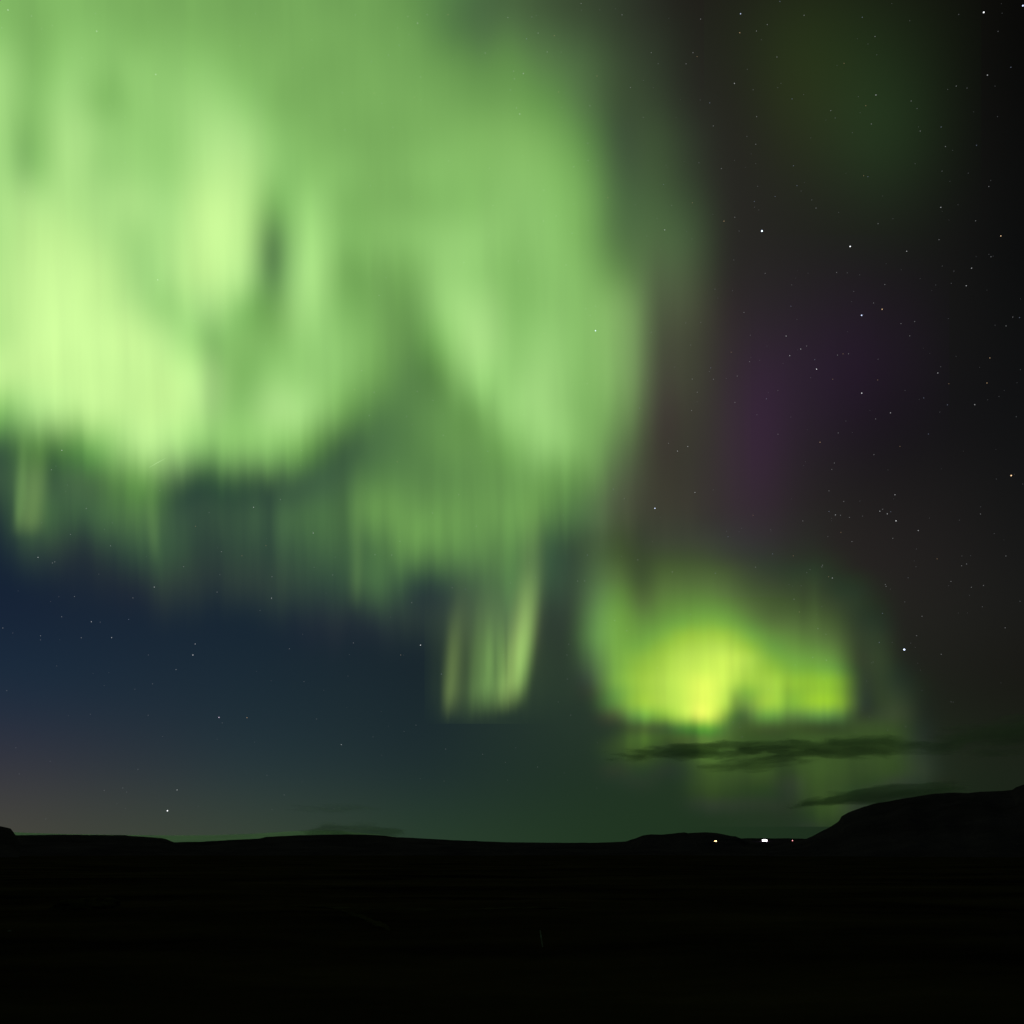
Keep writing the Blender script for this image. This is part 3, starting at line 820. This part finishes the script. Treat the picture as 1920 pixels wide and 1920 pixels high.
T5 = "1891,617,1 1840,573 1530,831 1592,885 396,1470 624,1385 698,1394 68,1696 335,1764 367,423 573,528 314,677 660,862 759,1040 330,1124 189,1199 283,1202 427,281 515,332 75,271 185,286 115,165 157,417 1384,1202 1329,1348 1369,1347 1606,1628 1538,1570 1862,1297 1668,1229 563,1871 513,965 824,618 1677,376 1383,238"
T2 = "1004,641,1 1024,413,1 429,130,1 374,93 600,82 326,254 265,309 184,524 411,547 1438,427 1398,595 1158,292 1198,200 1042,218 1107,186 604,904 834,946 1308,938 1388,902 1386,806 1499,1112 1140,1069 1819,1293,1 1743,296 1626,492 1208,1214 1137,1243 1264,1490 997,1465 689,1476 1375,1736 1429,1722 1400,1774 164,1043 7,521 20,730 290,716 170,345 394,1106 853,1156 1298,1312 1349,19 1579,83 937,98 950,505 969,400 973,443 1222,517 985,607 809,298 1812,1038 212,1661 227,582 446,433 483,82"
T1 = "45,56,1 177,90 295,143 251,257 544,175,1 537,76 876,418,1 966,153 1236,230 1351,257 1437,77 1520,210 1754,223 1873,198 1704,382 1725,503 182,515 545,361 461,325 515,614 703,659 1283,884 1664,1194 58,1146 366,1414 887,1574,1 1273,1722 1447,1671 1586,1613 1236,1863 1031,1795 1092,1806 703,914 629,730 298,712 380,464"
LOW = "332,1481,1 36,1451 407,1386 640,1396,1 905,1414 286,1282 330,1255 253,1292 362,1228,1 751,1228 827,1264 967,1402 1008,1438 510,1518 655,1227 570,1278 1047,1316"
def parse(s, x0, y0, k):
    for q in s.split():
        c = q.split(','); yield x0 + float(c[0]) / k, y0 + float(c[1]) / k, int(c[2]) if len(c) > 2 else 0
plain = [p for s, x0, y0, k in ((T3, 1280, 0, 3), (T6, 1280, 640, 3), (T4, 0, 640, 3), (T5, 640, 640, 3), (T2, 640, 0, 3), (T1, 0, 0, 3), (LOW, 0, 0, 1)) for p in parse(s, x0, y0, k)]
plain.sort(key=lambda p: -p[2])
REGION = [
 (lambda x, y: x < 1240 and y < 760 + 0.14 * x and not (x > 1000 and y > 880), "small white star shining faintly through the green aurora veil", "faint stars in the green veil"),
 (lambda x, y: x < 1060, "small white star in the navy sky under the aurora veil", "faint stars in the navy sky"),
 (lambda x, y: y < 560, "small white star in the dark upper right sky above the purple glow", "faint stars of the upper right"),
 (lambda x, y: y < 960, "small white star in or beside the purple glow", "faint stars round the purple glow"),
 (lambda x, y: True, "small white star in the lower right sky below the purple glow", "faint stars of the lower right")]
rest = []
for n, (x, y, mg) in enumerate(plain):
    if n >= 300 - len(BRIGHT):
        rest.append((x, y)); continue
    for test, lb, gr in REGION:
        if test(x, y):
            star(x, y, random.choice('wwwwbo') if mg == 0 else 'w', mg, lb, gr); break

# the countless faintest stars, one object
while len(rest) < 520:
    x, y = random.uniform(0, 1920), random.uniform(0, 1540)
    if y > 1440 and x > 1150: continue
    if x > 1700 and y > 1320: continue
    dens = 1.0 if x > 1230 else 0.5
    if random.random() < dens: rest.append((x, y))
bm = bmesh.new()
for (x, y) in rest:
    rr = random.choice((0.42, 0.5, 0.6, 0.75)) * SR / FOCAL
    geo = bmesh.ops.create_icosphere(bm, subdivisions=1, radius=rr)
    d = bearing(x, y) * SR * 1.01
    for v in geo['verts']: v.co += d
faint = link_bm("faint_stars", bm, star_material("faint_starlight", (0.9, 0.93, 1.0), 0.075))
tag(faint, "countless faintest pinprick stars scattered over the whole sky", "stars", kind='stuff')
